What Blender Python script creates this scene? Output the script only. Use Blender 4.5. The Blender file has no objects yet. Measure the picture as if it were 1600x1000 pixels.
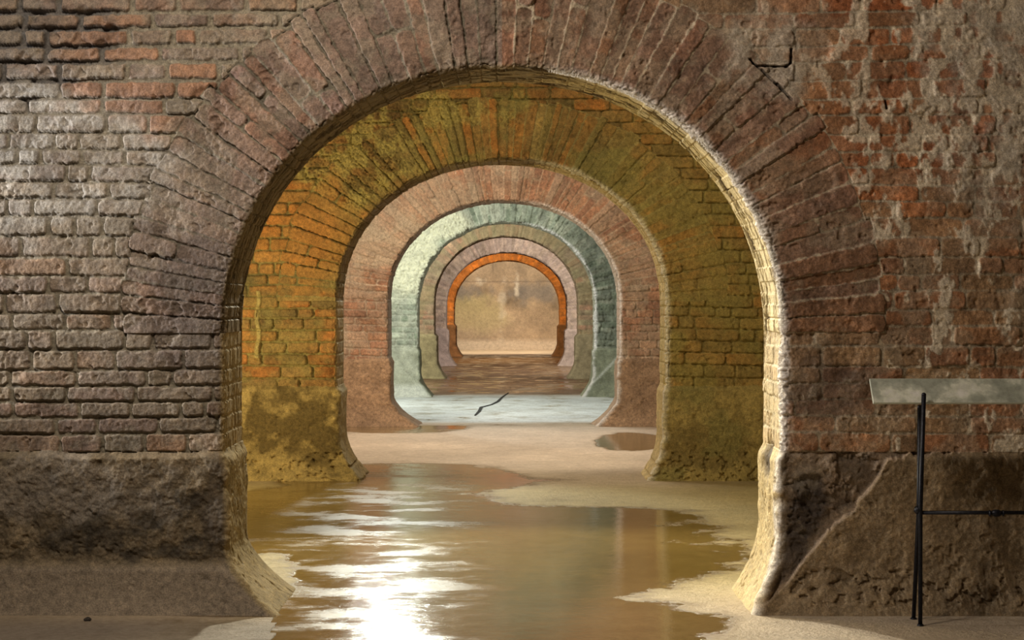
import bpy, math, random
import numpy as np
from mathutils import Vector
F = 2811.0; CX = 795.0; HY = 465.0; CAM = 1.464          # focal length in pixels, vanishing point, eye height
D0 = 8.4; STEP = 6.05; TH = 0.6                            # first wall, wall spacing, wall thickness
PI = math.pi
sc = bpy.context.scene
COL = bpy.context.scene.collection

# ---------------------------------------------------------------- noise
def _h(ix, iy, s):
    n = (ix.astype(np.int64) * 374761393 + iy.astype(np.int64) * 668265263 + s * 974711 + 1013) & 0x7fffffff
    n = ((n ^ (n >> 13)) * 1274126177) & 0x7fffffff
    n = ((n ^ (n >> 16)) * 668265263) & 0x7fffffff
    return ((n ^ (n >> 15)) & 0xffffff) / float(0xffffff)
def vn(x, y, s=0):
    fx = np.floor(x); fy = np.floor(y)
    tx = x - fx; ty = y - fy
    tx = tx * tx * (3 - 2 * tx); ty = ty * ty * (3 - 2 * ty)
    a = _h(fx, fy, s); b = _h(fx + 1, fy, s); c = _h(fx, fy + 1, s); d = _h(fx + 1, fy + 1, s)
    return (a + (b - a) * tx) * (1 - ty) + (c + (d - c) * tx) * ty
def fbm(x, y, s=0, o=4):
    r = 0; a = .5; t = 0
    for i in range(o):
        r = r + a * vn(x, y, s + i * 17); t += a
        x = x * 2.03 + 11.3; y = y * 2.03 + 5.7; a *= .5
    return r / t
def sstep(a, b, x):
    t = np.clip((x - a) / (b - a), 0, 1); return t * t * (3 - 2 * t)
def mix(a, b, t): return a + (b - a) * t[..., None]

# ---------------------------------------------------------------- mesh and object helpers
def raw_mesh(name, co, quads, col=None, extra=None):
    me = bpy.data.meshes.new(name)
    n = len(quads)
    me.vertices.add(len(co)); me.vertices.foreach_set('co', np.ascontiguousarray(co, dtype=np.float32).ravel())
    me.loops.add(n * 4); me.loops.foreach_set('vertex_index', np.ascontiguousarray(quads, dtype=np.int32).ravel())
    me.polygons.add(n); me.polygons.foreach_set('loop_start', np.arange(0, n * 4, 4, dtype=np.int32))
    me.polygons.foreach_set('use_smooth', np.ones(n, dtype=bool))
    me.update(calc_edges=True); me.validate()
    if col is not None:
        a = me.attributes.new('Col', 'FLOAT_COLOR', 'POINT')
        c = np.ones((len(co), 4), dtype=np.float32); c[:, :np.shape(col)[1]] = col
        a.data.foreach_set('color', c.ravel())
    if extra is not None:
        a = me.attributes.new('wet', 'FLOAT', 'POINT'); a.data.foreach_set('value', np.ascontiguousarray(extra, dtype=np.float32))
    return me
def link(name, me, mat, parent=None):
    o = bpy.data.objects.new(name, me); COL.objects.link(o)
    if mat: me.materials.append(mat)
    if parent: o.parent = parent
    return o
class MB:
    def __init__(s): s.v = []; s.f = []
    def box(s, x0, x1, y0, y1, z0, z1):
        b = len(s.v)
        s.v += [(x, y, z) for z in (z0, z1) for y in (y0, y1) for x in (x0, x1)]
        s.f += [tuple(b + i for i in q) for q in ((0, 2, 3, 1), (4, 5, 7, 6), (0, 1, 5, 4), (2, 6, 7, 3), (0, 4, 6, 2), (1, 3, 7, 5))]
    def sweep(s, pts, rad, n=14):
        b = len(s.v); pts = [Vector(p) for p in pts]
        for i, p in enumerate(pts):
            t = (pts[min(i + 1, len(pts) - 1)] - pts[max(i - 1, 0)]).normalized()
            u = t.cross(Vector((0, 1, 0)) if abs(t.y) < .9 else Vector((1, 0, 0))).normalized(); w = t.cross(u)
            r = rad[i] if isinstance(rad, (list, tuple)) else rad
            for k in range(n):
                a = 2 * PI * k / n; s.v.append(tuple(p + u * math.cos(a) * r + w * math.sin(a) * r))
        for i in range(len(pts) - 1):
            for k in range(n):
                k2 = (k + 1) % n; s.f.append((b + i * n + k, b + i * n + k2, b + (i + 1) * n + k2, b + (i + 1) * n + k))
        s.f.append(tuple(b + k for k in reversed(range(n)))); e = b + (len(pts) - 1) * n; s.f.append(tuple(e + k for k in range(n)))
    def ball(s, c, r, sx=1, n=18):
        pts = []; rad = []
        for i in range(n + 1):
            a = PI * i / n; pts.append((c[0] - math.cos(a) * r * sx, c[1], c[2])); rad.append(max(1e-4, math.sin(a) * r))
        s.sweep(pts, rad, 20)
    def build(s, name, mat, parent=None, smooth=True, bevel=0):
        me = bpy.data.meshes.new(name); me.from_pydata(s.v, [], s.f); me.update()
        if smooth:
            for p in me.polygons: p.use_smooth = True
        o = link(name, me, mat, parent)
        if bevel:
            m = o.modifiers.new('bevel', 'BEVEL'); m.width = bevel; m.segments = 3
        return o
def props(o, kind=None, label=None, cat=None, group=None):
    for k, v in (('kind', kind), ('label', label), ('category', cat), ('group', group)):
        if v: o[k] = v
    return o

# ---------------------------------------------------------------- materials
def new_mat(name):
    m = bpy.data.materials.new(name); m.use_nodes = True
    nt = m.node_tree; b = nt.nodes['Principled BSDF']
    return m, nt, b
def N(nt, t, **kw):
    n = nt.nodes.new(t)
    for k, v in kw.items():
        if k in n.inputs: n.inputs[k].default_value = v
        else: setattr(n, k, v)
    return n
def mth(nt, op, a, b=None, c=None, clamp=False):
    n = nt.nodes.new('ShaderNodeMath'); n.operation = op; n.use_clamp = clamp
    for i, v in enumerate((a, b, c)):
        if v is None: continue
        if isinstance(v, (int, float)): n.inputs[i].default_value = v
        else: nt.links.new(v, n.inputs[i])
    return n.outputs[0]
def ramp(nt, src, stops):
    r = nt.nodes.new('ShaderNodeValToRGB'); nt.links.new(src, r.inputs[0])
    e = r.color_ramp.elements
    while len(e) < len(stops): e.new(.5)
    for i, (p, c) in enumerate(stops):
        e[i].position = p; e[i].color = (*c, 1) if len(c) == 3 else c
    return r.outputs[0]
def cmix(nt, fac, a, b, mode='MIX'):
    n = nt.nodes.new('ShaderNodeMix'); n.data_type = 'RGBA'; n.blend_type = mode
    for i, v in ((0, fac), (6, a), (7, b)):
        if isinstance(v, (int, float)): n.inputs[i].default_value = v
        elif isinstance(v, tuple): n.inputs[i].default_value = (*v, 1)
        else: nt.links.new(v, n.inputs[i])
    return n.outputs[2]
def masonry(name, rough=.78, bump=.5, dist=.004, spec=.3, freq=1.0, amt=1.0):
    m, nt, b = new_mat(name); L = nt.links
    at = N(nt, 'ShaderNodeAttribute', attribute_name='Col'); g = N(nt, 'ShaderNodeTexCoord')
    n1 = N(nt, 'ShaderNodeTexNoise', Scale=34.0 * freq, Detail=6.0, Roughness=.65); L.new(g.outputs['Object'], n1.inputs['Vector'])
    n2 = N(nt, 'ShaderNodeTexNoise', Scale=150.0 * freq, Detail=3.0, Roughness=.6); L.new(g.outputs['Object'], n2.inputs['Vector'])
    v1 = ramp(nt, n1.outputs[0], [(.28, (.58, .57, .56)), (.5, (1, 1, 1)), (.74, (1.42, 1.40, 1.36))])
    c = cmix(nt, amt, at.outputs['Color'], v1, 'MULTIPLY')
    v2 = ramp(nt, n2.outputs[0], [(.32, (.62, .62, .62)), (.68, (1.38, 1.38, 1.38))])
    c = cmix(nt, .8 * amt, c, v2, 'MULTIPLY')
    L.new(c, b.inputs['Base Color'])
    r = mth(nt, 'MULTIPLY_ADD', n1.outputs[0], .5, rough - .25, clamp=True); L.new(r, b.inputs['Roughness'])
    b.inputs['Specular IOR Level'].default_value = spec
    h = mth(nt, 'MULTIPLY_ADD', n2.outputs[0], .45, n1.outputs[0])
    bp = N(nt, 'ShaderNodeBump', Strength=bump, Distance=dist); L.new(h, bp.inputs['Height']); L.new(bp.outputs[0], b.inputs['Normal'])
    return m
M_BRICK = masonry('brick_masonry', .74, .7, .006, .35)
M_PLAS = masonry('old_plaster', .8, .7, .006, .3)
M_FAR = masonry('distant_masonry', .8, .6, .012, .2, .35, .5)

def plain(name, c1, c2, scale=3, rough=.85):
    m, nt, b = new_mat(name); L = nt.links; g = N(nt, 'ShaderNodeTexCoord')
    n = N(nt, 'ShaderNodeTexNoise', Scale=float(scale), Detail=8.0, Roughness=.65); L.new(g.outputs['Object'], n.inputs['Vector'])
    L.new(ramp(nt, n.outputs[0], [(.3, c1), (.7, c2)]), b.inputs['Base Color'])
    b.inputs['Roughness'].default_value = rough
    bp = N(nt, 'ShaderNodeBump', Strength=.5, Distance=.02); L.new(n.outputs[0], bp.inputs['Height']); L.new(bp.outputs[0], b.inputs['Normal'])
    return m
M_VAULT = plain('vault_plaster', (.20, .16, .11), (.36, .30, .22))
M_SIDE = plain('side_plaster', (.20, .15, .10), (.38, .31, .22), 2)

# ---------------------------------------------------------------- pattern of coursed bricks and of voussoirs
def lin(c): return np.array(c, dtype=np.float64)
def pick(pal, r):
    pal = np.array(pal); k = np.clip((r * len(pal)).astype(int), 0, len(pal) - 1); return pal[k]
def courses(x, z, P, seed, rowh=.085):
    rng = np.random.RandomState(seed)
    zz = z + .016 * (vn(x * .9, z * 1.5, seed) - .5) * 2 + .004 * (fbm(x * 7, z * 7, seed + 3, 3) - .5) * 2
    b = np.cumsum(rng.uniform(rowh * .86, rowh * 1.14, 90)) - .1
    row = np.clip(np.searchsorted(b, zz) - 1, 0, 88)
    dz = np.minimum(zz - b[row], b[row + 1] - zz)
    xx = x + .004 * (vn(x * 5, z * 9, seed + 5) - .5) * 2
    nb = 64
    lens = rng.choice([.12, .20, .26, .31, .36], size=(90, nb), p=[.13, .19, .26, .24, .18]) * rng.uniform(.9, 1.1, (90, nb))
    bx = np.cumsum(lens, axis=1) - 6.2 - rng.uniform(0, .3, (90, 1))
    key = (bx + (np.arange(90) * 100)[:, None]).ravel()
    q = np.clip(np.searchsorted(key, xx + row * 100) - 1, 0, 90 * nb - 2)
    dx = np.minimum(np.abs(xx + row * 100 - key[q]), np.abs(key[q + 1] - xx - row * 100))
    return dz, dx, row, q
def shape(dz, dx, m, soft, x, z, seed):
    """1 on a brick face, 0 in a joint, with worn corners"""
    e = .008 * (fbm(x * 34, z * 34, seed + 9, 4) - .5) * 2
    d = np.minimum(dz, dx * .9)
    d = d - np.clip(.012 - (dz + dx) * .35, 0, .01)
    return sstep(m - soft, m + soft, d + e)

PAL = {
 'left':  [(.25,.19,.14),(.28,.215,.155),(.23,.17,.135),(.30,.235,.165),(.255,.18,.135),(.29,.185,.115),(.27,.22,.165),(.25,.20,.145),(.28,.20,.14)],
 'right': [(.29,.14,.07),(.27,.16,.085),(.29,.155,.08),(.24,.125,.07),(.28,.18,.10),(.24,.155,.09),(.30,.14,.065),(.29,.17,.10)],
 'vl':    [(.26,.18,.14),(.24,.17,.135),(.28,.19,.14),(.23,.165,.13),(.28,.17,.12),(.27,.20,.155),(.25,.165,.135)],
 'vr':    [(.27,.15,.09),(.25,.13,.08),(.24,.145,.095),(.27,.145,.08),(.25,.155,.105),(.26,.16,.11)],
 'w2':    [(.46,.20,.07),(.38,.20,.08),(.50,.21,.07),(.24,.15,.07),(.42,.24,.10),(.30,.17,.07)],
 'w2v':   [(.48,.25,.09),(.40,.25,.10),(.34,.26,.11),(.52,.24,.08),(.42,.30,.13),(.38,.22,.09)],
 'w3':    [(.42,.23,.14),(.38,.21,.13),(.44,.25,.15),(.34,.19,.12),(.46,.32,.22)],
 'w4':    [(.36,.37,.28),(.30,.32,.24),(.40,.40,.30),(.24,.27,.19)],
 'w5':    [(.40,.31,.22),(.35,.28,.20),(.42,.28,.20),(.34,.32,.22),(.30,.26,.19)],
 'w6':    [(.48,.39,.32),(.44,.36,.29),(.52,.41,.34),(.42,.35,.29)],
 'w7':    [(.60,.26,.08),(.52,.24,.09),(.64,.30,.10),(.46,.22,.09)],
}

# each wall: pixel measures of its opening in the photograph -> metres
# cx, half width, crown row, spring row, plaster top (left, right), flare (left, right)
WALLS = [
 dict(n='nearest',  cxp=785, hwp=435, crown=106, spring=520, res=.0042, vd=1.70, bt=(.745,.745), fl=(.235,.125), mat='near', pals=('left','right','vl','vr'), mortar=((.27,.24,.18),(.34,.28,.20)), plas=((.26,.205,.13),(.25,.185,.11))),
 dict(n='second',   cxp=783.5,hwp=256.5,crown=250,spring=470, res=.0062, vd=1.25, bt=(.755,.755), fl=(.19,.13), mat='near', pals=('w2','w2','w2v','w2v'), mortar=((.30,.24,.11),(.30,.24,.12)), plas=((.40,.30,.14),(.40,.32,.15))),
 dict(n='third',    cxp=787.5,hwp=180.5,crown=314,spring=468, res=.009, vd=1.0, bt=(.77,.77), fl=(.33,.27), mat='near', pals=('w3','w3','w3','w3'), mortar=((.42,.32,.23),(.34,.25,.17)), plas=((.40,.27,.17),(.36,.25,.16))),
 dict(n='fourth',   cxp=791, hwp=138, crown=348, spring=475, res=.013, vd=.9, bt=(.72,.72), fl=(.19,.17), mat='far', pals=('w4','w4','w4','w4'), mortar=((.42,.42,.33),(.25,.27,.19)), plas=((.42,.42,.32),(.24,.25,.17))),
 dict(n='fifth',    cxp=791, hwp=112, crown=370, spring=475, res=.02, vd=.85, bt=(.80,.80), fl=(.17,.15), mat='far', pals=('w5','w5','w5','w5'), mortar=((.30,.26,.19),)*2, plas=((.34,.33,.20),(.33,.31,.21))),
 dict(n='sixth',    cxp=791.5,hwp=94, crown=395, spring=478, res=.025, vd=.8, bt=(.80,.80), fl=(.17,.15), mat='far', pals=('w6','w6','w6','w6'), mortar=((.40,.33,.30),)*2, plas=((.46,.38,.36),(.50,.42,.38))),
 dict(n='seventh',  cxp=792, hwp=82,  crown=408, spring=482, res=.03, vd=.8, bt=(.80,.80), fl=(.17,.15), mat='far', pals=('w7','w7','w7','w7'), mortar=((.36,.20,.10),)*2, plas=((.22,.135,.08),)*2),
]
HX = 5.0; HZ = 5.2
def px2x(px, D): return (px - CX) * D / F
def py2z(py, D): return CAM - (py - HY) * D / F

def blob(X, Y, cx, cy, rx, ry, s, amp=.45, soft=.35, f=1.0):
    """soft noisy patch in photo pixel coordinates of that wall"""
    d = np.sqrt(((X - cx) / rx) ** 2 + ((Y - cy) / ry) ** 2) + amp * (fbm(X / 40 * f, Y / 40 * f, s, 5) - .5) * 2
    return 1 - sstep(1 - soft, 1 + soft, d)

def build_wall(k):
    W = WALLS[k]; D = D0 + k * STEP; sd = 100 + k * 37; s = D / F
    cx = px2x(W['cxp'], D); hw = W['hwp'] * s; zs = py2z(W['spring'], D); rz = (W['spring'] - W['crown']) * s
    res = W['res']; vd = W['vd']
    near = W['mat'] == 'near'
    # --- columns along the outline of the opening
    nj = int((zs + .04) / res) + 1
    zj = np.linspace(-.04, zs, nj, endpoint=False)
    na = int(PI * hw / (res * .82))
    th = np.linspace(PI, 0, na)
    arch = np.concatenate([np.zeros(nj, bool), np.ones(na, bool), np.zeros(nj, bool)])
    TH_ = np.concatenate([np.full(nj, PI), th, np.full(nj, 0.0)])
    dirx = np.where(arch, np.cos(TH_), np.where(TH_ > 1, -1.0, 1.0)); dirz = np.where(arch, np.sin(TH_), 0.0)
    # nearly round head: a slightly squared circle as in the photograph
    ex = 2.06
    re = (np.abs(np.cos(TH_) / hw) ** ex + np.abs(np.sin(TH_) / rz) ** ex) ** (-1 / ex)
    bx = np.where(arch, cx + re * np.cos(TH_), np.where(TH_ > 1, cx - hw, cx + hw))
    bz = np.where(arch, zs + re * np.sin(TH_), np.concatenate([zj, np.zeros(na), zj[::-1]]))
    # arc length for the soffit pattern
    S = np.concatenate([[0], np.cumsum(np.hypot(np.diff(bx), np.diff(bz)))])
    end = np.minimum(np.where(np.abs(dirx) > 1e-6, (np.where(dirx > 0, HX, -HX) - bx) / np.where(np.abs(dirx) > 1e-6, dirx, 1), 1e9),
                     np.where(dirz > 1e-6, (HZ - bz) / np.maximum(dirz, 1e-6), 1e9))
    # --- rows across: back face, back arris, soffit, front arris, front face
    rc = .028 if near else .03
    V = []; Y = []; NI = []; NY = []; ext = []; kind = []
    def row(v, y, ni, ny, e, kd): V.append(v); Y.append(y); NI.append(ni); NY.append(ny); ext.append(e); kind.append(kd)
    for e in (1.0, .55): row(vd, TH, 0, 1, e, 0)
    for v in (vd, vd * .5, .3, .15, .08): row(v, TH, 0, 1, 0, 0)
    nc = 5
    for i in range(nc + 1):
        a = PI / 2 * i / nc; row(rc * (1 - math.sin(a)), TH - rc * (1 - math.cos(a)), math.sin(a), math.cos(a), 0, 1)
    nd = int((TH - 2 * rc) / res)
    for i in range(1, nd): row(0, TH - rc - (TH - 2 * rc) * i / nd, 1, 0, 0, 2)
    nc = 8 if near else 4
    for i in range(nc + 1):
        a = PI / 2 * i / nc; row(rc * (1 - math.cos(a)), rc * (1 - math.sin(a)), math.cos(a), -math.sin(a), 0, 3)
    nv = int((vd - rc) / res)
    for i in range(1, nv + 1): row(rc + (vd - rc) * i / nv, 0, 0, -1, 0, 4)
    ne = 130 if k == 0 else 60 if k < 3 else 30
    for e in range(1, ne + 1): row(vd, 0, 0, -1, e / ne, 5)
    V, Y, NI, NY, ext, kind = map(np.array, (V, Y, NI, NY, ext, kind))
    R = len(V); C = len(bx)
    v = V[:, None] + ext[:, None] * (end - vd)[None, :]
    x = bx[None] + dirx[None] * v; z = bz[None] + dirz[None] * v
    y = np.repeat(Y[:, None], C, 1)
    left = (x < cx)
    aa = np.repeat(arch[None], R, 0); th2 = np.repeat(TH_[None], R, 0)
    face = sstep(.0, rc, v) * (y < TH * .5)                      # 1 on the front face
    depth = y
    PX = CX + x / s; PY = HY + (CAM - z) / s                      # pixel coordinates on this wall
    S2 = np.repeat(S[None], R, 0)
    bt = np.where(left, W['bt'][0], W['bt'][1]) + .014 * (fbm(x * 6, x * 0 + sd, sd + 2, 4) - .5) * 2

    # --- pattern coordinates: coursed work
    xs = x + np.where(left, -1, 1) * (-depth)                     # courses run round the arris into the reveal
    dz1, dx1, r1, q1 = courses(xs, z, None, sd, .0845 if k == 0 else .09)
    # voussoirs
    rng = np.random.RandomState(sd + 1)
    wd = (.066 if k < 4 else .08)
    ang = [0.0]
    while ang[-1] < PI: ang.append(ang[-1] + wd * rng.uniform(.72, 1.3) / hw)
    ang = np.array(ang)
    tw = th2 + (.0035 * (vn(x * 5, z * 5, sd + 4) - .5) * 2 + .0030 * (fbm(x * 30, z * 30, sd + 6, 3) - .5) * 2)
    j = np.clip(np.searchsorted(ang, tw) - 1, 0, len(ang) - 2)
    rad = hw + v
    dj = np.minimum(tw - ang[j], ang[j + 1] - tw) * np.minimum(rad, hw * 1.18)
    rngv = np.random.RandomState(sd + 2)
    nvs = len(ang)
    ring = (.495 if k else .488) + rngv.uniform(-.022, .022, nvs)[j]
    split = np.where(rngv.uniform(0, 1, nvs) < .22, rngv.uniform(.14, .36, nvs), 9.0)[j]
    dsp = np.abs(v - split + .01 * (vn(x * 30, z * 30, sd) - .5)) * .8
    seg = (v > split).astype(int)
    dend = np.abs(v - ring)
    isV = aa & (v < ring) & (y < TH * .9)
    # --- joint depth and worn brick faces
    m0 = np.where(left, .0075, .0045)
    if k == 0: m0 = np.where(left & (PY < 130), .011, m0)
    bc = shape(dz1, dx1, m0, .0034 if near else .007, x + depth, z, sd)
    bv = shape(dj, np.minimum(dsp, np.minimum(dend, 9)), np.where(left, .0046, .0032) if k == 0 else .0050, .0026 if near else .007, x, z, sd)
    B = np.where(isV, bv, bc)
    idn = np.where(isV, j * 7 + seg * 3 + 5000, q1)
    rA = _h(idn, idn * 0 + 3, sd); rB = _h(idn, idn * 0 + 5, sd); rC = _h(idn, idn * 0 + 7, sd)
    f1 = fbm(x * 9 + depth * 9, z * 9, sd + 20, 5) - .5
    f2 = fbm(x * 78 + depth * 78, z * 78, sd + 21, 3 if near else 2) - .5
    f3 = fbm(x * 2.2 + depth, z * 2.2, sd + 22, 5) - .5
    ero = sstep(.56, .74, fbm(x * 5, z * 5, sd + 30, 4)) * .8      # places where faces have crumbled
    jd = np.where(isV, np.where(left, .015, .010), np.where(left, .015, .008))
    if k > 0: jd = jd * 0 + .019
    if k == 1: jd = np.where(isV, .021, .024)
    if k == 2: jd = np.where(isV, .018, .016)
    tilt = np.where(isV, (tw - (ang[j] + ang[j + 1]) * .5) * hw / .033 * (rC - .5) * .012, 0)
    h = (B - 1) * jd + B * (rB - .5) * np.where(isV, .020, .012) + B * tilt - ero * .010 * (.5 + rA) + f1 * .009 + f2 * (.0045 + .007 * ero) - sstep(.70, .80, fbm(x * 20 + depth * 20, z * 20, sd + 33, 3)) * .008
    if k == 0:                                                     # dark wall on the right: flush smeared joints, with small lips
        h += np.where(~left & ~isV, (1 - B) * .004, 0)
        smear = sstep(.50, .56, .55 * fbm(x * 21, z * 13, sd + 44, 5) + .45 * fbm(x * 5, z * 4, sd + 45, 4) + .20 * sstep(1150, 1600, PX) * sstep(480, 60, PY) + .05 * (1 - B) - .11) * (~left) * (~isV)
        h += smear * .003
    # --- colours
    pl, pr, vl, vr = (np.array(PAL[q]) for q in W['pals'])
    colc = np.where(left[..., None], pick(pl, rA), pick(pr, rA))
    colv = np.where(left[..., None], pick(vl, rA), pick(vr, rA))
    mo = np.where(left[..., None], lin(W['mortar'][0]), lin(W['mortar'][1]))
    brick = np.where(isV[..., None], colv, colc) * (1 + (rC - .5) * .22)[..., None]
    B = np.where((depth > .035) & aa, 1 - (1 - B) * .22, B)
    brick = brick * (1 + f1 * 1.1 + f3 * .5 + f2 * .5)[..., None]
    dust = sstep(.44, .60, fbm(x * 9 + depth * 9, z * 11, sd + 40, 6))
    brick = mix(brick, mo * .98, dust * (.45 if k else .42))
    mcol = mo * (1 + f2 * .6 + f1 * .4)[..., None]
    jn = j + (tw > (ang[j] + ang[j + 1]) * .5); rJ = _h(jn, jn * 0 + 11, sd)
    flush = isV * (rJ > np.where(left, .68, .22)) * (1 - B); h = h + flush * (jd * .85)
    mcol = mcol * (1 + flush * .35)[..., None] * np.where(isV & left & (k == 0), .72, 1)[..., None]
    if k == 0:
        mcol = mcol * np.where(isV, .85, np.where(left, .92, .85))[..., None]
    c = mix(mcol, brick, B)
    if k == 0:
        # whitish salts and painted lamp light on the upper left, scattered mortar smears on the upper right
        e1 = blob(PX, PY, 80, 235, 190, 130, 7, .5) * (.35 + .65 * sstep(.35, .6, fbm(x * 7, z * 9, 71, 4)))
        c = mix(c, lin((.50, .49, .46)), e1 * .75 * (.35 + .65 * B))
        e2 = blob(PX, PY, 260, 420, 260, 160, 8, .7) * .30
        c = mix(c, lin((.36, .32, .27)), e2 * (.2 + .8 * B))
        c = mix(c, c * lin((1.0, .74, .60)), B * sstep(1180, 1350, PX) * sstep(380, 200, PY))
        c = c * (1 + .22 * (~left) * (1 - isV))[..., None]
        rd = blob(PX, PY, 250, 110, 150, 90, 31, .5) * B * (rA > .35) * left * (~isV); c = mix(c, lin((.34, .17, .095)) * (1 + f1 * 1.2)[..., None], rd * .75)
        c = mix(c, lin((.66, .58, .45)), smear * (.35 + .55 * sstep(1150, 1450, PX)))
        e3 = blob(PX, PY, 1210, 80, 70, 60, 9, .5) * .8 + blob(PX, PY, 1560, 120, 110, 190, 10, .9) * .7
        c = mix(c, lin((.46, .41, .34)), np.clip(e3 * (.3 + .7 * sstep(.4, .6, fbm(x * 12, z * 12, 72, 4))), 0, 1))
        h += e3 * .003
        # dark blotches, top left crumbled joints
        e4 = blob(PX, PY, 60, 60, 130, 90, 11, .6)
        c = mix(c, lin((.13, .12, .11)), e4 * (1 - B) * .8 + e4 * .25)
        h -= e4 * (1 - B) * .015 + e4 * sstep(.55, .7, fbm(x * 14, z * 14, 73, 3)) * .02
        e5 = blob(PX, PY, 320, 470, 80, 110, 12, .5)
        c = mix(c, lin((.13, .105, .10)), e5 * .5)
        e5 = blob(PX, PY, 1300, 610, 90, 45, 13, .5)
        c = mix(c, lin((.12, .09, .075)), e5 * .6)
        # fine open crack in the upper right, over the back of the ring
        for (xa, ya, xb, yb) in ((1172, 92, 1182, 103), (1182, 103, 1228, 104), (1228, 104, 1236, 98), (1236, 98, 1237, 76), (1172, 92, 1222, 140), (1384, 158, 1386, 170), (1215, 130, 1237, 156)):
            t = np.clip(((PX - xa) * (xb - xa) + (PY - ya) * (yb - ya)) / ((xb - xa) ** 2 + (yb - ya) ** 2), 0, 1)
            dd = np.hypot(PX - xa - t * (xb - xa), PY - ya - t * (yb - ya)) + (vn(PX / 4, PY / 4, 5) - .5) * 1.5
            ck = (1 - sstep(.6, 2.4, dd)) * face; h -= ck * .03; c = mix(c, lin((.05, .04, .035)), ck * .8)
    if k == 1:
        g = sstep(.46, .62, fbm(x * 3.2, z * 3.6, 81, 5)); c = mix(c, lin((.30, .29, .12)), g * np.where(PX < 700, .35, .65))
        e = blob(PX, PY, 560, 245, 85, 70, 14, .8) + blob(PX, PY, 690, 175, 110, 26, 15, .7); e = np.clip(e, 0, 1)
        c = mix(c, lin((.56, .48, .20)), e * .75 * sstep(.38, .55, fbm(x * 9, z * 9, 82, 4))); h += e * .012 * (.5 + f2 * 4)
        e = blob(PX, PY, 440, 445, 100, 22, 16, .5) + blob(PX, PY, 905, 235, 60, 60, 17, .8) * .6
        c = mix(c, lin((.15, .14, .07)), np.clip(e, 0, 1) * .6)
        c = mix(c, lin((.60, .27, .08)), blob(PX, PY, 460, 370, 90, 90, 18, .5) * .5 * B)
        c = np.where((PX > 900)[..., None], mix(c, lin((.42, .33, .13)), sstep(900, 1060, PX) * .45), c)
        # lime run beside the left pier
        lr = (1 - sstep(2.0, 5.0, np.abs(PX - 403 - 2 * np.sin(PY / 9)))) * (PY > 455) * (PY < 560) * face; h += lr * .02; c = mix(c, lin((.5, .42, .2)), lr * .8)
    if k == 2:
        e = blob(PX, PY, 585, 375, 60, 45, 19, .9); c = mix(c, lin((.50, .42, .30)), e * .6); h += e * .01
        g = sstep(.5, .62, fbm(x * 2.6, z * 3.0, 83, 5)); c = mix(c, lin((.44, .40, .30)), g * .4)
    if k == 3:
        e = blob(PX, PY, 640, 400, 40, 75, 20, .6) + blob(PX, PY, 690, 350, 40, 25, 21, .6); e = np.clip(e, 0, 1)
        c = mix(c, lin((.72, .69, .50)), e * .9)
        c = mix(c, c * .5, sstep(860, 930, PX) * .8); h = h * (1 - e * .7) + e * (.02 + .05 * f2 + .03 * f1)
        h += f1 * .04 + f2 * .02
        g = sstep(.52, .62, fbm(x * 3, z * 3, 84, 5)) * (PX > 880); c = mix(c, lin((.16, .17, .13)), g * .6)
    if k == 4:
        c = mix(c, lin((.30, .30, .17)), sstep(.45, .6, fbm(x * 2, z * 2, 85, 4)) * .5)
    # --- soffit and reveals
    sof = (1 - face) * (y < TH + 1)
    pits = sstep(.53, .59, fbm(S2 * 9, depth * 34, sd + 50, 4)) * np.where(aa, 1.15, .25)
    sc_ = mix(lin((.22, .17, .095)) if k < 2 else lin((.26, .20, .15)), lin((.64, .54, .31)) if k < 2 else lin((.55, .46, .36)), sstep(.12, .6, x - cx + f1 * .5))  # soffit colour carries shade left of the crown, lamp light right of it
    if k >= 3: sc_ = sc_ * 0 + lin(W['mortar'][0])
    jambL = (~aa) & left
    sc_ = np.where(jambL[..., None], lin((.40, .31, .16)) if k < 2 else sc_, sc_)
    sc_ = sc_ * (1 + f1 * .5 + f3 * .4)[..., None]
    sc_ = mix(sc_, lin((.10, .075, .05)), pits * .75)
    plaster_cover = np.where(aa, .88, np.where(left, .85, .55))
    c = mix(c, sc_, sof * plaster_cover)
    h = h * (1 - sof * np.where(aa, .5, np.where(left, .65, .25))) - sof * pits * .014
    if k < 4:                                                      # pale salts and edge light painted along the right-hand arris
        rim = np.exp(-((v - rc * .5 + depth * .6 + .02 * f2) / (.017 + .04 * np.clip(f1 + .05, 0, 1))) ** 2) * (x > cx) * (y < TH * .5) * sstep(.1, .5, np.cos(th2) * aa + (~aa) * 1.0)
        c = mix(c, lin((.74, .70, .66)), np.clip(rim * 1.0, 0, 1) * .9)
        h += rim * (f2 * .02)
    # ragged arris
    arr = np.exp(-((v + depth) / .05) ** 2)
    h += arr * (f2 * .018 + f1 * .02 - .003)
    # --- plaster base
    f4 = fbm(x * 14 + depth * 8, z * 14, sd + 60, 5) - .5
    inb = z < bt
    pc = np.where(left[..., None], lin(W['plas'][0]), lin(W['plas'][1])) * (1 + f4 * .7 + f3 * .5)[..., None]
    hb = arr * f4 * .05 + f4 * .014 + f2 * .005 + f1 * .016 - sstep(.68, .80, fbm(x * 20 + depth * 20, z * 20, sd + 66, 3)) * .008
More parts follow.
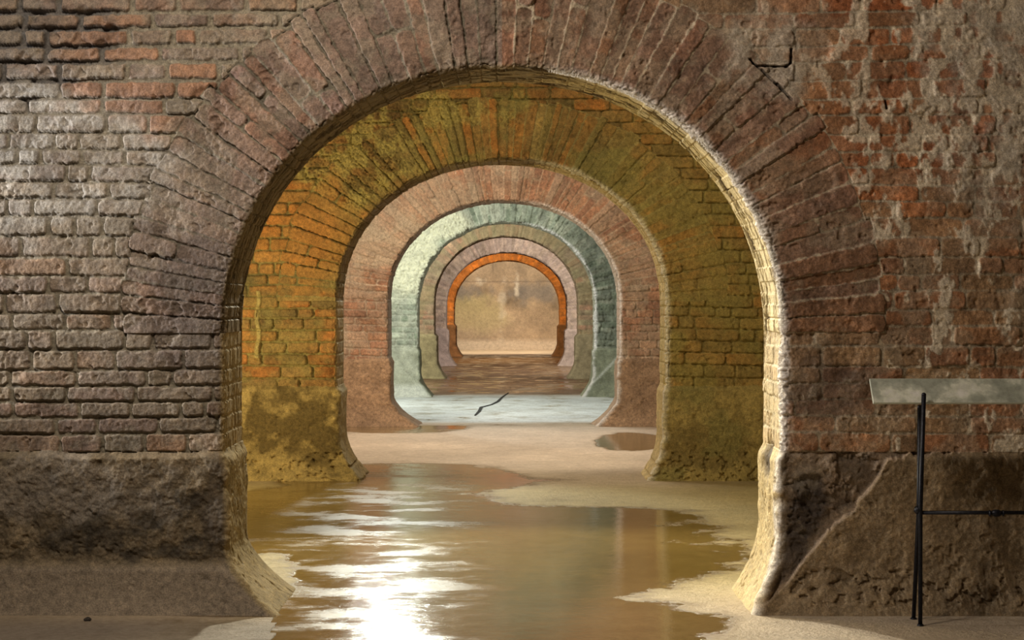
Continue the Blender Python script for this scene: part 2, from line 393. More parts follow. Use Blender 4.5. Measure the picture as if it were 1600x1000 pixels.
    if k == 0:
        # right: broken edge of the render, the older core showing beside the opening
        ed = np.interp(PX, [1190, 1222, 1252, 1285, 1330, 1360, 1385, 1422, 1600], [968, 945, 900, 838, 800, 765, 722, 708, 702]) + 10 * (vn(PX / 11, PX * 0, 3) - .5) + 5 * (vn(PX / 4, PX * 0, 4) - .5)
        core = sstep(-3, 3, ed - PY) * (~left) * sstep(.01, .06, v) * face
        inb = np.where(~left & (face > .5), (z < .745), inb)
        lip = np.exp(-((PY - ed) / 2.2) ** 2) * (~left) * face * sstep(960, 900, PY) * (.3 + .7 * vn(PX / 8, PY / 8, 17))
        crk = sstep(.52, .62, fbm(PX / 26, PY / 26, 91, 5)) * core
        hb = hb - core * .012 + lip * .008 - crk * .018 + core * f1 * .03
        cc = lin((.22, .165, .115)) * (1 + f4 * .9)[..., None]
        dark = blob(PX, PY, 1270, 790, 26, 60, 22, .5) + blob(PX, PY, 1245, 860, 30, 40, 23, .6) * .8 + crk * .35
        cc = mix(cc, lin((.07, .055, .045)), np.clip(dark, 0, 1))
        pale = blob(PX, PY, 1262, 745, 26, 30, 24, .8) * .6 + sstep(.6, .7, fbm(PX / 15, PY / 15, 92, 4)) * .35
        cc = mix(cc, lin((.38, .33, .26)), np.clip(pale, 0, 1) * .6)
        pc = mix(pc, cc, core)
        pc = mix(pc, lin((.50, .38, .28)), np.clip(lip, 0, 1) * .7)
        # crumbling band low on the right, dark damp patches on the left
        band = (1 - sstep(.6, 1.0, np.abs(PY - 915) / 32)) * (~left) * face * (PX > 1250)
        pit = sstep(.54, .68, fbm(PX / 12, PY / 9, 93, 5)) * band
        hb -= pit * .016; pc = mix(pc, lin((.15, .115, .08)), pit * .3)
        dl = blob(PX, PY, 200, 815, 190, 60, 25, .8) * (.4 + .6 * sstep(.42, .6, fbm(PX / 30, PY / 30, 94, 5))) * left * face
        pc = mix(pc, lin((.085, .07, .05)), dl * .9)
        bumpy = sstep(.745, .70, z) * sstep(.20, .27, z) * left * face
        hb += bumpy * ((fbm(PX / 24, PY / 24, 95, 5) - .5) * .034 + f2 * .004); pc = mix(pc, pc * .62, bumpy * sstep(.48, .6, fbm(PX / 12, PY / 12, 96, 5)))
        e = blob(PX, PY, 90, 760, 190, 45, 26, .9) * left * face; pc = mix(pc, lin((.33, .29, .24)), e * .55)
        e = blob(PX, PY, 335, 790, 22, 90, 27, .6) * left * face; pc = mix(pc, lin((.10, .08, .06)), e * .7)
        led = sstep(.24, .19, z) * left * face; pc = mix(pc, lin((.32, .265, .20)) * (1 + f3 * .6)[..., None], led); hb *= (1 - .55 * led)
    if k == 1:
        dl = (blob(PX, PY, 450, 668, 110, 44, 28, 1.3, .5, 2.0) * 1.2 * left + blob(PX, PY, 1110, 690, 60, 40, 29, .9) * (~left) * .5) * face
        pc = mix(pc, lin((.14, .10, .045)), np.clip(dl, 0, 1) * .9)
        e = sstep(.50, .62, fbm(x * 3, z * 3, 96, 5)) * (~left); pc = mix(pc, lin((.30, .28, .13)), e * .6)
        pit = sstep(.64, .70, fbm(PX / 7, PY / 7, 97, 3)) * (z < .22); hb -= pit * .02
    if k == 3:
        pc = mix(pc, lin((.62, .62, .54)), sstep(.22, .12, z) * left * .8)
        pc = mix(pc, lin((.22, .22, .15)), sstep(.3, .5, z) * sstep(.7, .6, z) * sstep(.4, .6, fbm(x * 3, z * 3, 98, 4)) * .6)
        cr = np.exp(-((np.abs((PX - 928) - (600 - PY) * .9) + 3 * f2) / 2.5) ** 2) * (PY > 555) * (PY < 600) * face
        pc = mix(pc, lin((.6, .6, .52)), cr * .8)
    # reveal plaster
    pj = lin((.50, .40, .22)) if k < 2 else lin(W['plas'][1])
    pc = mix(pc, np.where(left[..., None], pj * .75, pj) * (1 + f4 * .5)[..., None], sof * .9)
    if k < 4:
        rim = sstep(.3, .6, vn(x * 20 + depth * 30, z * 22, 77) + .3) * np.exp(-((v - .01 + depth * .5 + .05 * f4) / .022) ** 2) * (~left) * (y < TH * .5)  # salts and white edge light painted on the right plaster arris
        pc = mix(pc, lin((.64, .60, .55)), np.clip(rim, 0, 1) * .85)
    w = inb.astype(float)
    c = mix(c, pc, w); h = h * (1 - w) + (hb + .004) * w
    if k == 0:                                                     # scooped hollow in the right-hand reveal, its shade painted in dark
        hol = np.exp(-(((z - .68) / .085) ** 2 + ((depth - .33) / .11) ** 2) ** 2) * (~left) * (v < .01)
        h -= hol * .022; c = mix(c, lin((.07, .05, .035)), hol * .95)
        hol = np.exp(-(((z - .48) / .10) ** 2 + ((depth - .20) / .035) ** 2) ** 1.2) * (~left) * (v < .01); h -= hol * .022
    # --- gross form: base stands proud, flares into the opening at the foot
    zt = np.clip(z, 0, 9)
    prot = np.where(left, .030, .022) * sstep(.0, .035, bt - zt) + np.where(left, .085, .06) * np.clip(1 - zt / .24, 0, 1) ** 1.6
    if k == 0: prot = np.where(left, .035 * sstep(0, .03, bt - zt) + .03 * sstep(.25, .19, zt) + .06 * np.clip(1 - zt / .24, 0, 1) ** 2, prot * (1 - (core if k == 0 else 0) * .75) + .05 * np.clip(1 - zt / .5, 0, 1) ** 2)
    fl = np.where(left, W['fl'][0], W['fl'][1])
    fz = .33 if k else np.where(left, .30, .36)
    flare = fl * np.clip(1 - zt / fz, 0, 1) ** 1.7 + (.022 if k < 4 else .045) * sstep(.0, .06, bt - zt)
    if k == 2: flare = flare + .05 * (fbm(z * 9, depth * 5, 31, 3) - .5) * np.clip(1 - zt / .4, 0, 1)
    fade = np.clip(1 - v / .42, 0, 1)
    # displacement
    edge_far = 1 - np.clip(ext, 0, 1)[:, None] * 0.6
    dfac = np.where((kind == 0) | (kind == 1), .3, 1)[:, None] * edge_far
    h = h * dfac
    # pier feet round off at the corners
    x = x - dirx[None] * (h * NI[:, None]) - dirx[None] * flare * fade
    z = z - dirz[None] * (h * NI[:, None])
    ydir = NY[:, None]
    pw = np.where(y < TH * .5, 1 - sstep(0, .35, y), 0)
    y = D + y + ydir * h - prot * pw * (kind[:, None] < 6) * np.where(kind[:, None] <= 1, 0, 1)
    y = np.where((kind[:, None] <= 1), y + prot * .6, y)
    co = np.stack([x, y, z], -1).reshape(-1, 3)
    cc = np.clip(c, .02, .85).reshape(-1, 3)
    ii = np.arange(R * C).reshape(R, C)
    quads = np.stack([ii[:-1, :-1], ii[:-1, 1:], ii[1:, 1:], ii[1:, :-1]], -1).reshape(-1, 4)
    vq = v[:-1, :-1].reshape(-1); ringq = ring[:-1, :-1].reshape(-1); archq = aa[:-1, :-1].reshape(-1)
    zq = (z < bt)[:-1, :-1].reshape(-1); lq = left[:-1, :-1].reshape(-1)
    inring = archq & (vq < ringq + .004)
    base = zq & ~inring
    mat = M_BRICK if near else M_FAR; pm = M_PLAS if near else M_FAR
    def sub(name, mask, material, parent=None):
        q = quads[mask]; u, inv = np.unique(q, return_inverse=True)
        me = raw_mesh(name, co[u], inv.reshape(-1, 4), cc[u])
        return link(name, me, material, parent)
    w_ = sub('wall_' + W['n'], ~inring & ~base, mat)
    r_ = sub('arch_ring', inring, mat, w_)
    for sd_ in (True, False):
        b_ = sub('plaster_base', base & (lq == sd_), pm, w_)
        b_['label'] = ('smooth worn plaster base left of the opening' if sd_ else 'smooth worn plaster base right of the opening')
    r_['label'] = 'round arch of radial long thin bricks'
    return w_
WL = ['nearest brown brick cross wall with a wide round arch', 'second cross wall, ochre and moss stained brick arch', 'third cross wall, reddish brick arch',
      'fourth cross wall, grey green crumbling plaster arch', 'fifth cross wall, brown grey brick arch', 'sixth cross wall, pale pinkish brick arch',
      'seventh and farthest cross wall, bright orange brick arch']
for k in range(len(WALLS)):
    o = build_wall(k); props(o, 'structure', WL[k], 'wall')

# ---------------------------------------------------------------- end wall, side walls, rear wall, vaults
YE = D0 + 7 * STEP                                             # far wall
def end_wall():
    s = YE / F; xs = np.linspace(-HX, HX, 500); zs = np.linspace(-.04, HZ, 260)
    X, Z = np.meshgrid(xs, zs); PX = CX + X / s; PY = HY + (CAM - Z) / s
    f = fbm(X * 3, Z * 3, 5, 6) - .5; f2 = fbm(X * 1.1, Z * 1.3, 6, 5) - .5
    c = lin((.33, .25, .165)) * (1 + f * 1.0 + f2 * .9)[..., None]
    c = mix(c, lin((.38, .33, .17)), blob(PX, PY, 750, 490, 45, 32, 41, .9) * .7)
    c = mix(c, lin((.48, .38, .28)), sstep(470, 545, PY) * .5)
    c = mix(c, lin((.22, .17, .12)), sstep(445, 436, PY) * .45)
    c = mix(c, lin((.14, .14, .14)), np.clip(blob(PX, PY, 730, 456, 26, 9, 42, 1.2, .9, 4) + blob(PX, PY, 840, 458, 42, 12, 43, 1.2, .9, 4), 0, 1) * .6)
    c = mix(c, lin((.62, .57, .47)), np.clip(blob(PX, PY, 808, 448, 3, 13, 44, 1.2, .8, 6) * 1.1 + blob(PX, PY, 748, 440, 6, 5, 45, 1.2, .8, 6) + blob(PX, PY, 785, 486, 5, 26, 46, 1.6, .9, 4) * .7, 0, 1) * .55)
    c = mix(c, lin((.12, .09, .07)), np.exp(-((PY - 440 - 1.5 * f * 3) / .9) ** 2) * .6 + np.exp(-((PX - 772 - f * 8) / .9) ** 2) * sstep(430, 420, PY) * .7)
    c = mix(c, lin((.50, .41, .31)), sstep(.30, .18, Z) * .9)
    yy = YE + f * .03 - .30 * np.clip(1 - Z / .30, 0, 1)
    ii = np.arange(X.size).reshape(X.shape)
    q = np.stack([ii[:-1, :-1], ii[:-1, 1:], ii[1:, 1:], ii[1:, :-1]], -1).reshape(-1, 4)
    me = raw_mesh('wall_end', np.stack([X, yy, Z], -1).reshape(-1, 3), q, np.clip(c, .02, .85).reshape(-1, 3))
    props(link('wall_end', me, M_FAR), 'structure', 'far end wall of stained brown plaster seen through every arch', 'wall')
end_wall()
YB = -1.2
def salt_fringe(k, seed, n):
    W = WALLS[k]; D = D0 + k * STEP; s = D / F; cx = px2x(W['cxp'], D); hw = W['hwp'] * s; zs = py2z(W['spring'], D); rz = (W['spring'] - W['crown']) * s
    rnd = random.Random(seed); V = []; Fc = []
    for i in range(n):
        t = rnd.random(); clump = vn(np.array([t * 40.0]), np.array([0.0]), 5)[0]
        if rnd.random() > clump * 1.2: continue
        a = math.radians(80 - 84 * t); ca, sa = math.cos(a), max(0.0, math.sin(a))
        re = ((abs(ca) / hw) ** 2.06 + (sa / rz) ** 2.06) ** (-1 / 2.06)
        z0 = zs + re * sa if a > 0 else zs - rnd.random() * .3
        b = Vector((cx + re * ca + rnd.uniform(.0, .012), D + rnd.uniform(-.004, .022), z0))
        L = rnd.uniform(.006, .020) * (1 + 1.6 * (rnd.random() < .05))
        d = Vector((ca * .5 - .35 + rnd.uniform(-.7, .7), -.75 + rnd.uniform(-.4, .4), sa * .5 + .3 + rnd.uniform(-.7, .7))).normalized()
        u = d.orthogonal().normalized(); w = d.cross(u); q = len(V); rr = rnd.uniform(.0008, .0018)
        b = b - d * .006
        for g in range(3): V.append(tuple(b + (u * math.cos(g * 2.094) + w * math.sin(g * 2.094)) * rr))
        V.append(tuple(b + d * (L + .006))); Fc += [(q, q + 1, q + 3), (q + 1, q + 2, q + 3), (q + 2, q, q + 3)]
    me = bpy.data.meshes.new('salt_crystals'); me.from_pydata(V, [], Fc); me.update()
    m, nt, b = new_mat('white_salt'); b.inputs['Base Color'].default_value = (.80, .77, .72, 1); b.inputs['Roughness'].default_value = .5
    o = link('salt_crystals', me, m, bpy.data.objects['wall_' + W['n']]); o['kind'] = 'stuff'; o['label'] = 'white bristling salt crystals along the arch edge'
salt_fringe(0, 4, 5200)
def slab(name, b, mat, label):
    m = MB(); m.box(*b); props(m.build(name, mat, smooth=False), 'structure', label, 'wall')
slab('wall_left', (-HX - .5, -HX, YB - .4, YE + .4, -.2, HZ), M_SIDE, 'left side wall of the cistern')
slab('wall_right', (HX, HX + .5, YB - .4, YE + .4, -.2, HZ), M_SIDE, 'right side wall of the cistern')
slab('wall_back', (-HX, HX, YB - .4, YB, -.2, HZ), M_SIDE, 'wall behind the viewer')
def vault(y0, y1, idx):
    m = MB(); n = 24; pr = []
    for i in range(n + 1):
        a = PI * i / n; pr.append(((y0 + y1) / 2 - math.cos(a) * (y1 - y0) / 2, 3.7 + 1.25 * math.sin(a)))
    for t in (0, .12):
        for (yy, zz) in pr:
            m.v.append((-HX, yy, zz + t)); m.v.append((HX, yy, zz + t))
    for i in range(n):
        m.f.append((2 * i, 2 * i + 1, 2 * i + 3, 2 * i + 2))
        o = 2 * (n + 1); m.f.append((o + 2 * i, o + 2 * i + 2, o + 2 * i + 3, o + 2 * i + 1))
    props(m.build('ceiling' + ('' if idx == 0 else '.%03d' % idx), M_VAULT), 'structure', 'plastered barrel vault over chamber %s from the viewer' % ['one', 'two', 'three', 'four', 'five', 'six', 'seven', 'eight'][idx], 'ceiling')
vault(YB, D0 + .03, 0)
for k in range(7):
    vault(D0 + k * STEP + TH - .03, D0 + (k + 1) * STEP + .03, k + 1)

# ---------------------------------------------------------------- floor
def floor():
    ys = [YB]
    while ys[-1] < YE + .3: ys.append(ys[-1] + (.14 if ys[-1] < 7 else min(.16, .03 + (ys[-1] - 7) * .006)))
    xs = np.concatenate([np.linspace(-HX, -2.8, 16, endpoint=False), np.linspace(-2.8, 2.8, 190), np.linspace(2.8, HX, 16)[1:]])
    X, Yv = np.meshgrid(xs, np.array(ys))
    PX = CX + X * F / np.maximum(Yv, 1); PY = HY + CAM * F / np.maximum(Yv, 1)
    def e(cx, cy, rx, ry, soft=.5): return 1 - sstep(1 - soft, 1 + soft, np.sqrt(((PX - cx) / rx) ** 2 + ((PY - cy) / ry) ** 2))
    # standing water, laid out as in the photograph
    wet = np.zeros_like(X) + .10
    wet = np.maximum(wet, e(760, 850, 420, 100, .25))
    wet = np.maximum(wet, e(640, 760, 200, 36, .3)); wet = np.maximum(wet, e(480, 800, 150, 40, .3)); wet = np.maximum(wet, e(700, 980, 420, 60, .3))
    wet = np.maximum(wet, e(620, 667, 110, 10, .3)); wet = np.maximum(wet, e(985, 690, 55, 14, .3)); wet = np.maximum(wet, e(900, 655, 80, 5, .3) * .9)
    wet = np.maximum(wet, e(640, 656, 90, 3.5, .3) * .9)
    wet = wet - e(960, 775, 240, 20, .4) * .8
    wet = wet - e(1090, 830, 110, 36, .8) * .42 - e(430, 885, 55, 26, .5) * .55 - e(1060, 905, 100, 26, .8) * .2 - e(520, 830, 60, 8, .8) * .3
    wet = np.where((Yv > 27.5), .44, wet)
    wet = np.where((Yv > 20.6) & (Yv <= 27.5), .25, wet)
    front = (Yv < 8.25)
    wet = np.where(front & ((PX < 430) | (PX > 1160)), wet * .4, wet)
    f = fbm(X * 1.4, Yv * 1.4, 8, 5) - .5
    ripple = np.clip(sstep(820, 690, PX + f * 60) * (Yv < 20), .0, 1) * .9 + .1
    dry = lin((.47, .38, .27))
    c = np.zeros(X.shape + (3,)) + dry
    c = mix(c, lin((.52, .43, .23)), sstep(8.2, 9.5, Yv) * sstep(14.4, 13.5, Yv))  # yellow light of the second chamber tinted into the floor colour
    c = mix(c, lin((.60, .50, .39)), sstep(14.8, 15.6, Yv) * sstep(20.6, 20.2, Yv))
    c = mix(c, lin((.60, .62, .60)), sstep(20.9, 21.3, Yv) * sstep(27.4, 26.6, Yv))  # cold white light of the fourth chamber put into the floor colour
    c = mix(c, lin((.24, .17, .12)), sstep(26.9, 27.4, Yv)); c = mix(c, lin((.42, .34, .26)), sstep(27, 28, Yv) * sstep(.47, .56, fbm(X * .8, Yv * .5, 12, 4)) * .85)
    c = mix(c, lin((.29, .25, .21)), (1 - sstep(7.9, 8.4, Yv)) * sstep(560, 420, PX))  # grey shadow in front of the left pier, painted into the floor
    c = mix(c, lin((.30, .27, .25)), (1 - sstep(8.2, 8.5, Yv)) * sstep(1160, 1260, PX) * .3)  # shadow beside the right wall, painted as a light greying
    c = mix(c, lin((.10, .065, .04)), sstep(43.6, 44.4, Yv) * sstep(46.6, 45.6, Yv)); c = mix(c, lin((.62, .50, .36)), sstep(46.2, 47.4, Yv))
    wet = np.where(Yv > 46, .05, wet)
    c = c * (1 + f * .5)[..., None]
    Z = (fbm(X * .9, Yv * .9, 9, 3) - .5) * .012 * (1 - np.clip(wet, 0, 1))
    ii = np.arange(X.size).reshape(X.shape)
    q = np.stack([ii[:-1, :-1], ii[:-1, 1:], ii[1:, 1:], ii[1:, :-1]], -1).reshape(-1, 4)
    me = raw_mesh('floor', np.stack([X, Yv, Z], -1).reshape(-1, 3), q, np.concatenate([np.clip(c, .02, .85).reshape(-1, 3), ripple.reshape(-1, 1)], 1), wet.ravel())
    m, nt, b = new_mat('wet_floor'); L = nt.links
    g = N(nt, 'ShaderNodeTexCoord'); P = g.outputs['Object']
    at = N(nt, 'ShaderNodeAttribute', attribute_name='Col'); wt = N(nt, 'ShaderNodeAttribute', attribute_name='wet')
    def nz(scale, det, rough=.6, stretch=None):
        n = N(nt, 'ShaderNodeTexNoise', Scale=float(scale), Detail=float(det), Roughness=rough)
        if stretch:
            mp = N(nt, 'ShaderNodeMapping'); mp.inputs['Scale'].default_value = stretch; L.new(P, mp.inputs['Vector']); L.new(mp.outputs[0], n.inputs['Vector'])
        else: L.new(P, n.inputs['Vector'])
        return n.outputs[0]
    n1 = nz(2.4, 9, .70); n2 = nz(30, 6, .65); n3 = nz(7, 4, .6); n4 = nz(90, 3, .6)
    t = mth(nt, 'ADD', wt.outputs['Fac'], mth(nt, 'MULTIPLY_ADD', n1, 1.5, -.75))
    mask = ramp(nt, t, [(.38, (0, 0, 0)), (.52, (1, 1, 1))])
    damp = ramp(nt, t, [(.22, (0, 0, 0)), (.42, (1, 1, 1))])
    col = cmix(nt, 1.0, at.outputs['Color'], ramp(nt, n2, [(.25, (.72, .70, .66)), (.6, (1.05, 1.05, 1.05)), (.8, (1.25, 1.25, 1.22))]), 'MULTIPLY')
    col = cmix(nt, .55, col, ramp(nt, n3, [(.35, (.8, .78, .74)), (.65, (1.12, 1.12, 1.1))]), 'MULTIPLY')
    wetc = cmix(nt, 1.0, col, (.44, .36, .22), 'MULTIPLY')
    col = cmix(nt, damp, col, cmix(nt, .5, col, wetc)); col = cmix(nt, mask, col, wetc)
    L.new(col, b.inputs['Base Color'])
    al = at.outputs['Alpha']
    film = ramp(nt, nz(1.0, 8, .66, (1.5, 2.6, 1)), [(.40, (1, 1, 1)), (.53, (0, 0, 0))])
    rw = mth(nt, 'MULTIPLY_ADD', n3, .20, -.03, clamp=True)
    rw = mth(nt, 'MULTIPLY_ADD', mth(nt, 'MULTIPLY', al, film), .26, rw); rw = mth(nt, 'MULTIPLY_ADD', al, .05, rw)
    mx = N(nt, 'ShaderNodeMix'); L.new(mask, mx.inputs[0]); mx.inputs[2].default_value = .62; L.new(rw, mx.inputs[3])
    L.new(mx.outputs[0], b.inputs['Roughness'])
    b.inputs['Specular IOR Level'].default_value = .5
    hd = mth(nt, 'MULTIPLY_ADD', n4, .4, n2); hd = mth(nt, 'MULTIPLY', hd, .010)
    rip = mth(nt, 'MULTIPLY_ADD', nz(95, 2, .6), .34, nz(13, 3, .5)); rip = mth(nt, 'MULTIPLY', rip, mth(nt, 'MULTIPLY_ADD', al, .0020, .0004))
    mh = N(nt, 'ShaderNodeMix'); L.new(mask, mh.inputs[0]); L.new(hd, mh.inputs[2]); L.new(rip, mh.inputs[3])
    bp = N(nt, 'ShaderNodeBump', Strength=1.0, Distance=1.0); L.new(mh.outputs[0], bp.inputs['Height']); L.new(bp.outputs[0], b.inputs['Normal'])
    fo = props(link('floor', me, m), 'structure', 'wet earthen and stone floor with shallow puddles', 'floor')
    # dark open crack across the brightly lit floor of the fourth chamber
    pts = [(742, 650), (749, 643), (752, 637), (768, 633), (778, 628), (785, 621), (795, 614)]
    mb = MB(); w = .018; mbp = []
    for i, (px, py) in enumerate(pts):
        yy = CAM * F / (py - HY); xx = (px - CX) * yy / F; mbp.append((xx, yy, (.35, .8, .9, .6, .8, .6, .3)[i] * w))
    for (xx, yy, ww) in mbp: mb.v += [(xx - ww * 1.4, yy, .010), (xx + ww * 1.4, yy, .010), (xx, yy, .004)]
    for i in range(len(mbp) - 1):
        a = i * 3; mb.f += [(a, a + 2, a + 5, a + 3), (a + 2, a + 1, a + 4, a + 5)]
    dk, _, bb = new_mat('crack_shadow'); bb.inputs['Base Color'].default_value = (.03, .028, .025, 1); bb.inputs['Roughness'].default_value = .9
    ck = mb.build('floor_crack', dk, fo, smooth=False); ck['label'] = 'dark jagged crack in the pale floor'
floor()

# ---------------------------------------------------------------- information stand
def iron():
    m, nt, b = new_mat('black_iron'); b.inputs['Metallic'].default_value = .6
    g = N(nt, 'ShaderNodeTexCoord'); n = N(nt, 'ShaderNodeTexNoise', Scale=90.0, Detail=4.0); nt.links.new(g.outputs['Object'], n.inputs['Vector'])
    nt.links.new(ramp(nt, n.outputs[0], [(.3, (.008, .009, .014)), (.7, (.022, .024, .034))]), b.inputs['Base Color'])
    b.inputs['Roughness'].default_value = .42
    bp = N(nt, 'ShaderNodeBump', Strength=.4, Distance=.002); nt.links.new(n.outputs[0], bp.inputs['Height']); nt.links.new(bp.outputs[0], b.inputs['Normal'])
    return m
M_IRON = iron()
def glass_mat():
    m, nt, b = new_mat('frosted_panel_glass'); L = nt.links
    g = N(nt, 'ShaderNodeTexCoord')
    n = N(nt, 'ShaderNodeTexNoise', Scale=7.0, Detail=4.0, Roughness=.6); L.new(g.outputs['Object'], n.inputs['Vector'])
    n2 = N(nt, 'ShaderNodeTexNoise', Scale=26.0, Detail=4.0, Roughness=.6); L.new(g.outputs['Object'], n2.inputs['Vector'])
    L.new(ramp(nt, n.outputs[0], [(.42, (.46, .49, .42)), (.50, (.64, .67, .58)), (.55, (.90, .92, .80)), (.64, (.95, .95, .90))]), b.inputs['Base Color'])
    b.inputs['Roughness'].default_value = .18; b.inputs['Specular IOR Level'].default_value = .6
    tr = N(nt, 'ShaderNodeBsdfTransparent'); tr.inputs[0].default_value = (.86, .93, .88, 1)
    ms = N(nt, 'ShaderNodeMixShader'); L.new(ramp(nt, n2.outputs[0], [(.35, (.62, .62, .62)), (.65, (.92, .92, .92))]), ms.inputs[0])
    L.new(tr.outputs[0], ms.inputs[1]); L.new(b.outputs[0], ms.inputs[2])
    L.new(ms.outputs[0], nt.nodes['Material Output'].inputs['Surface'])
    return m
def edge_mat():
    m, nt, b = new_mat('polished_glass_edge'); b.inputs['Base Color'].default_value = (.72, .80, .74, 1); b.inputs['Roughness'].default_value = .12
    return m
def stand():
    yc = 8.06; sx = yc / F
    X = lambda p: (p - CX) * sx
    Zp = lambda p, yy=yc: CAM - (p - HY) * yy / F
    root = bpy.data.objects.new('information_stand', None); COL.objects.link(root); root.location = (X(1555), yc, 0)
    props(root, None, 'black iron X-legged stand carrying a sloping frosted glass panel, against the right wall', 'stand')
    def rel(p): return (p[0] - X(1555), p[1] - yc, p[2])
    xl, xr = X(1437), X(1673); zh = Zp(797)
    def at3(px, py, yy): return ((px - CX) * yy / F, yy, CAM - (py - HY) * yy / F)
    for sg in (1, -1):
        for pa, pb, pt in ((at3(1438, 977, 8.03), at3(1438, 797, 8.055), at3(1443.5, 617, 7.985)), (at3(1427.5, 967.5, 8.19), at3(1435.5, 797, 8.08), at3(1437, 636, 8.075))):
            m = MB(); q = [rel(p) for p in (pa, pb, pt)]
            if sg < 0: q = [(-p[0], p[1], p[2]) for p in q]
            a, h_, t = q; a = (a[0], a[1], .004)
            m.sweep([a, h_, t], [.0095, .0105, .0105]); m.ball(t, .0107, 1.0)
            l = m.build('leg', M_IRON, root)
            f = MB(); f.sweep([(a[0], a[1], -.002), (a[0], a[1], .007)], [.017, .013]); f.build('foot', M_IRON, l)
        j = MB(); j.ball((sg * (X(1435) - X(1555)), .005, zh), .020, 1.0); j.build('hinge_ball', M_IRON, root)
    b = MB(); z2 = Zp(801); b.sweep([rel((xl, yc, z2)), rel((xr, yc, z2))], .0088); b.build('crossbar', M_IRON, root)
    kx = X(1555)
    kb = MB(); kb.ball(rel((kx, yc - .02, z2)), .017, 1.5)
    for o in (-.030, .030): kb.sweep([rel((kx + o - .005, yc - .02, z2)), rel((kx + o - .002, yc - .02, z2)), rel((kx + o + .002, yc - .02, z2)), rel((kx + o + .005, yc - .02, z2))], [.009, .014, .014, .009])
    kb.build('turned_knot', M_IRON, root)
    # sloping glass sheet
    x0, x1 = X(1361) - X(1555), X(1749) - X(1555)
    yf, yk = -.040, .045; zf, zk = Zp(632, yc + yf), Zp(594, yc + yk)
    dv = Vector((0, yk - yf, zk - zf)); nn = Vector((0, -(zk - zf), yk - yf)).normalized() * .014
    m = MB()
    for off in (Vector((0, 0, 0)), nn):
        for (xx, q) in ((x0, 0), (x1, 0), (x1, 1), (x0, 1)):
            p = Vector((xx, yf, zf)) + dv * q + off; m.v.append(tuple(p))
    m.f = [(3, 2, 1, 0), (4, 5, 6, 7), (0, 1, 5, 4), (1, 2, 6, 5), (2, 3, 7, 6), (3, 0, 4, 7)]
    gp = m.build('glass_panel', glass_mat(), root, smooth=False, bevel=.003); gp['label'] = 'frosted pale green glass sheet'
    em = edge_mat(); gp.data.materials.append(em)
    for p in gp.data.polygons:
        if p.index >= 2: p.material_index = 1
stand()

# ---------------------------------------------------------------- small stone on the floor, bottom left
def pebble():
    yy = CAM * F / (971 - HY); xx = (137 - CX) * yy / F
    import bmesh
    bm = bmesh.new(); bmesh.ops.create_icosphere(bm, subdivisions=3, radius=.013)
    rnd = random.Random(3)
    for v in bm.verts:
        n = 1 + .22 * math.sin(v.co.x * 330 + 1) * math.cos(v.co.y * 280) + .1 * rnd.uniform(-1, 1)
        v.co = Vector((v.co.x * 1.35 * n, v.co.y * n, v.co.z * .8 * n))
    me = bpy.data.meshes.new('pebble'); bm.to_mesh(me); bm.free()
    for p in me.polygons: p.use_smooth = True
    o = link('pebble', me, plain('dark_stone', (.03, .025, .02), (.07, .06, .05), 60)); o.location = (xx, yy, .009)
    props(o, None, 'tiny dark pebble lying on the grey floor at the foot of the left wall', 'stone')
pebble()

# ---------------------------------------------------------------- lights
def aim(o, target):
    o.rotation_euler = (Vector(target) - o.location).to_track_quat('-Z', 'Y').to_euler()
def spot(name, loc, tgt, e, col, ang=90, blend=.6, r=.08):
    l = bpy.data.lights.new(name, 'SPOT'); l.energy = e; l.color = col; l.spot_size = math.radians(ang); l.spot_blend = blend; l.shadow_soft_size = r
    o = bpy.data.objects.new(name, l); COL.objects.link(o); o.location = loc; aim(o, tgt); return o
def area(name, loc, tgt, e, col, sx=1, sy=1):
    l = bpy.data.lights.new(name, 'AREA'); l.energy = e; l.color = col; l.shape = 'RECTANGLE'; l.size = sx; l.size_y = sy
    o = bpy.data.objects.new(name, l); COL.objects.link(o); o.location = loc; aim(o, tgt); return o
def point(name, loc, e, col, r=.1):
    l = bpy.data.lights.new(name, 'POINT'); l.energy = e; l.color = col; l.shadow_soft_size = r
    o = bpy.data.objects.new(name, l); COL.objects.link(o); o.location = loc; return o
def yk(k): return D0 + k * STEP
# chamber in front of the nearest wall
area('chamber_lamp', (-1.7, 5.6, 4.35), (.3, 8.4, 1.5), 100, (1.0, .85, .68), .6, .4)
spot('grazing_lamp', (-3.6, 7.2, 3.6), (-2.0, 8.4, 2.2), 22, (.62, .80, 1.0), 70, 1.0, .05)
spot('rim_lamp', (-4.7, 8.02, 1.9), (1.3, 8.5, 1.5), 520, (1.0, .95, .90), 50, .8, .05)
# chamber two: golden lamp low on the left, white floodlight facing the viewer
area('golden_lamp', (-2.9, 12.8, 1.0), (.4, 14.4, 1.9), 37, (1.0, .78, .34), .22, .22)
spot('golden_floodlight', (-2.6, 10.6, 1.7), (1.3, 8.7, 1.6), 230, (1.0, .82, .42), 75, .7, .1)
spot('white_floodlight', (-.92, 12.6, 3.1), (.2, 8.6, .5), 650, (1.0, .92, .70), 80, .5, .10)
spot('floor_fill_spot', (-1.3, 12.4, 3.2), (1.9, 7.3, .0), 1100, (1.0, .93, .78), 28, .6, .05)  # extra unseen spot, added to brighten the floor at bottom right
area('golden_fill', (0, 11.4, 4.4), (0, 11.6, 0), 62, (1.0, .84, .46), 3, 1.5)
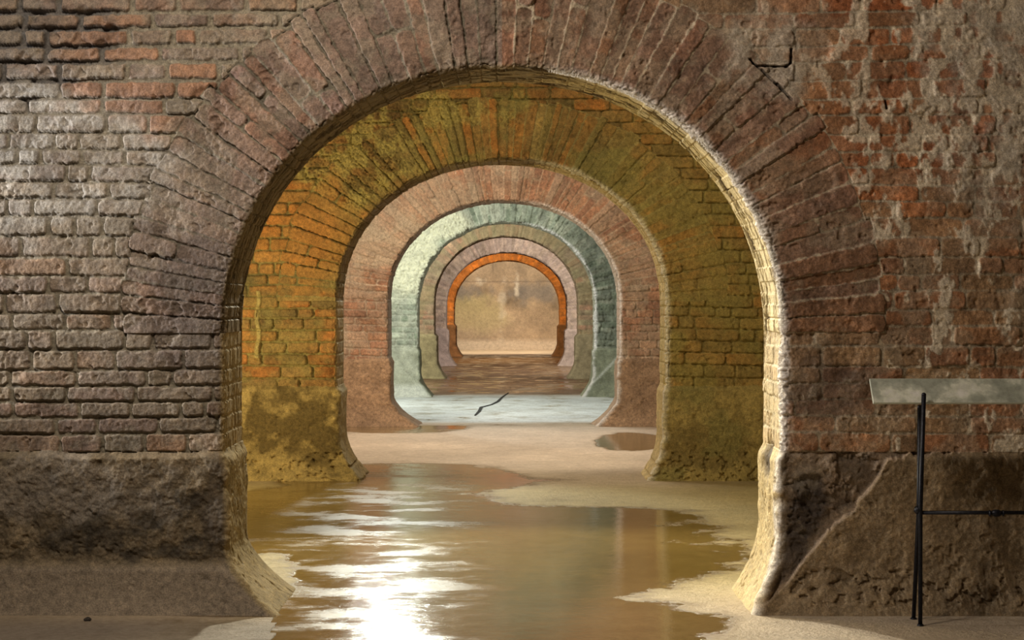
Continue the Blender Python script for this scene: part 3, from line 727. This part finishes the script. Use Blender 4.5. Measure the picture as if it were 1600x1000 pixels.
# chamber three: warm white
area('warm_lamp', (-2.8, yk(1) + 3.0, 2.6), (.6, yk(2), 1.6), 85, (1.0, .80, .60), .5, .5)
spot('warm_floodlight', (-2.2, yk(1) + 3.2, 3.3), (1.3, yk(1) + .2, 1.3), 200, (1.0, .88, .74), 80, .7, .1)
spot('warm_floor_lamp', (.3, yk(1) + 3.0, 4.3), (.1, yk(1) + 3.2, 0), 260, (1.0, .88, .72), 75, .5, .15)
spot('streak_floodlight', (-1.15, yk(1) + 2.9, 2.85), (-.4, 9.0, .3), 420, (.92, 1.0, .92), 60, .5, .10)
area('warm_fill', (0, yk(1) + 3.2, 4.4), (0, yk(1) + 3.2, 0), 75, (1.0, .86, .70), 3, 2)
# chamber four: cold white
area('cold_lamp', (-2.9, yk(2) + 3.2, 2.4), (-.9, yk(3), 1.2), 92, (.94, 1.0, .92), .5, .5)
spot('cold_floodlight', (-2.4, yk(2) + 3.0, 3.2), (1.3, yk(2) + .2, 1.3), 260, (.90, .98, 1.0), 80, .7, .1)
area('cold_fill', (0, yk(2) + 3.2, 4.4), (0, yk(2) + 3.2, 0), 110, (.95, 1.0, .95), 3, 2)
spot('cold_floor_fill', (-.5, yk(2) + 3.0, 4.3), (-.1, yk(2) + 3.2, 0), 230, (.90, .99, 1.0), 75, .5, .15)  # unseen downward spot added to whiten the floor
# remaining chambers
area('dim_lamp', (-2.2, yk(3) + 2.0, 3.2), (0, yk(4), 1.6), 230, (1.0, .86, .68), .6, .6)
area('rose_lamp', (1.6, yk(4) + 2.0, 3.2), (0, yk(5), 1.6), 200, (1.0, .86, .72), .6, .6)
area('orange_lamp', (-1.6, yk(5) + 2.0, 3.2), (0, yk(6), 2.0), 200, (1.0, .60, .26), .6, .6)
area('end_lamp', (0, yk(6) + 2.2, 3.6), (0, YE, .3), 270, (1.0, .85, .66), 2.5, .6)
w = bpy.data.worlds.new('World'); sc.world = w; w.use_nodes = True
w.node_tree.nodes['Background'].inputs[0].default_value = (.02, .018, .015, 1)

# ---------------------------------------------------------------- camera
cd = bpy.data.cameras.new('Camera'); cam = bpy.data.objects.new('Camera', cd); COL.objects.link(cam)
cam.location = (0, 0, CAM); cam.rotation_euler = (PI / 2, 0, 0)
cd.sensor_width = 36; cd.lens = F / 1600 * 36
cd.shift_x = (800 - CX) / 1600; cd.shift_y = -(500 - HY) / 1600
cd.clip_end = 200
sc.camera = cam
sc.view_settings.view_transform = 'Standard'; sc.view_settings.look = 'None'; sc.view_settings.gamma = 1
sc.view_settings.use_curve_mapping = False; sc.view_settings.exposure = 0.0
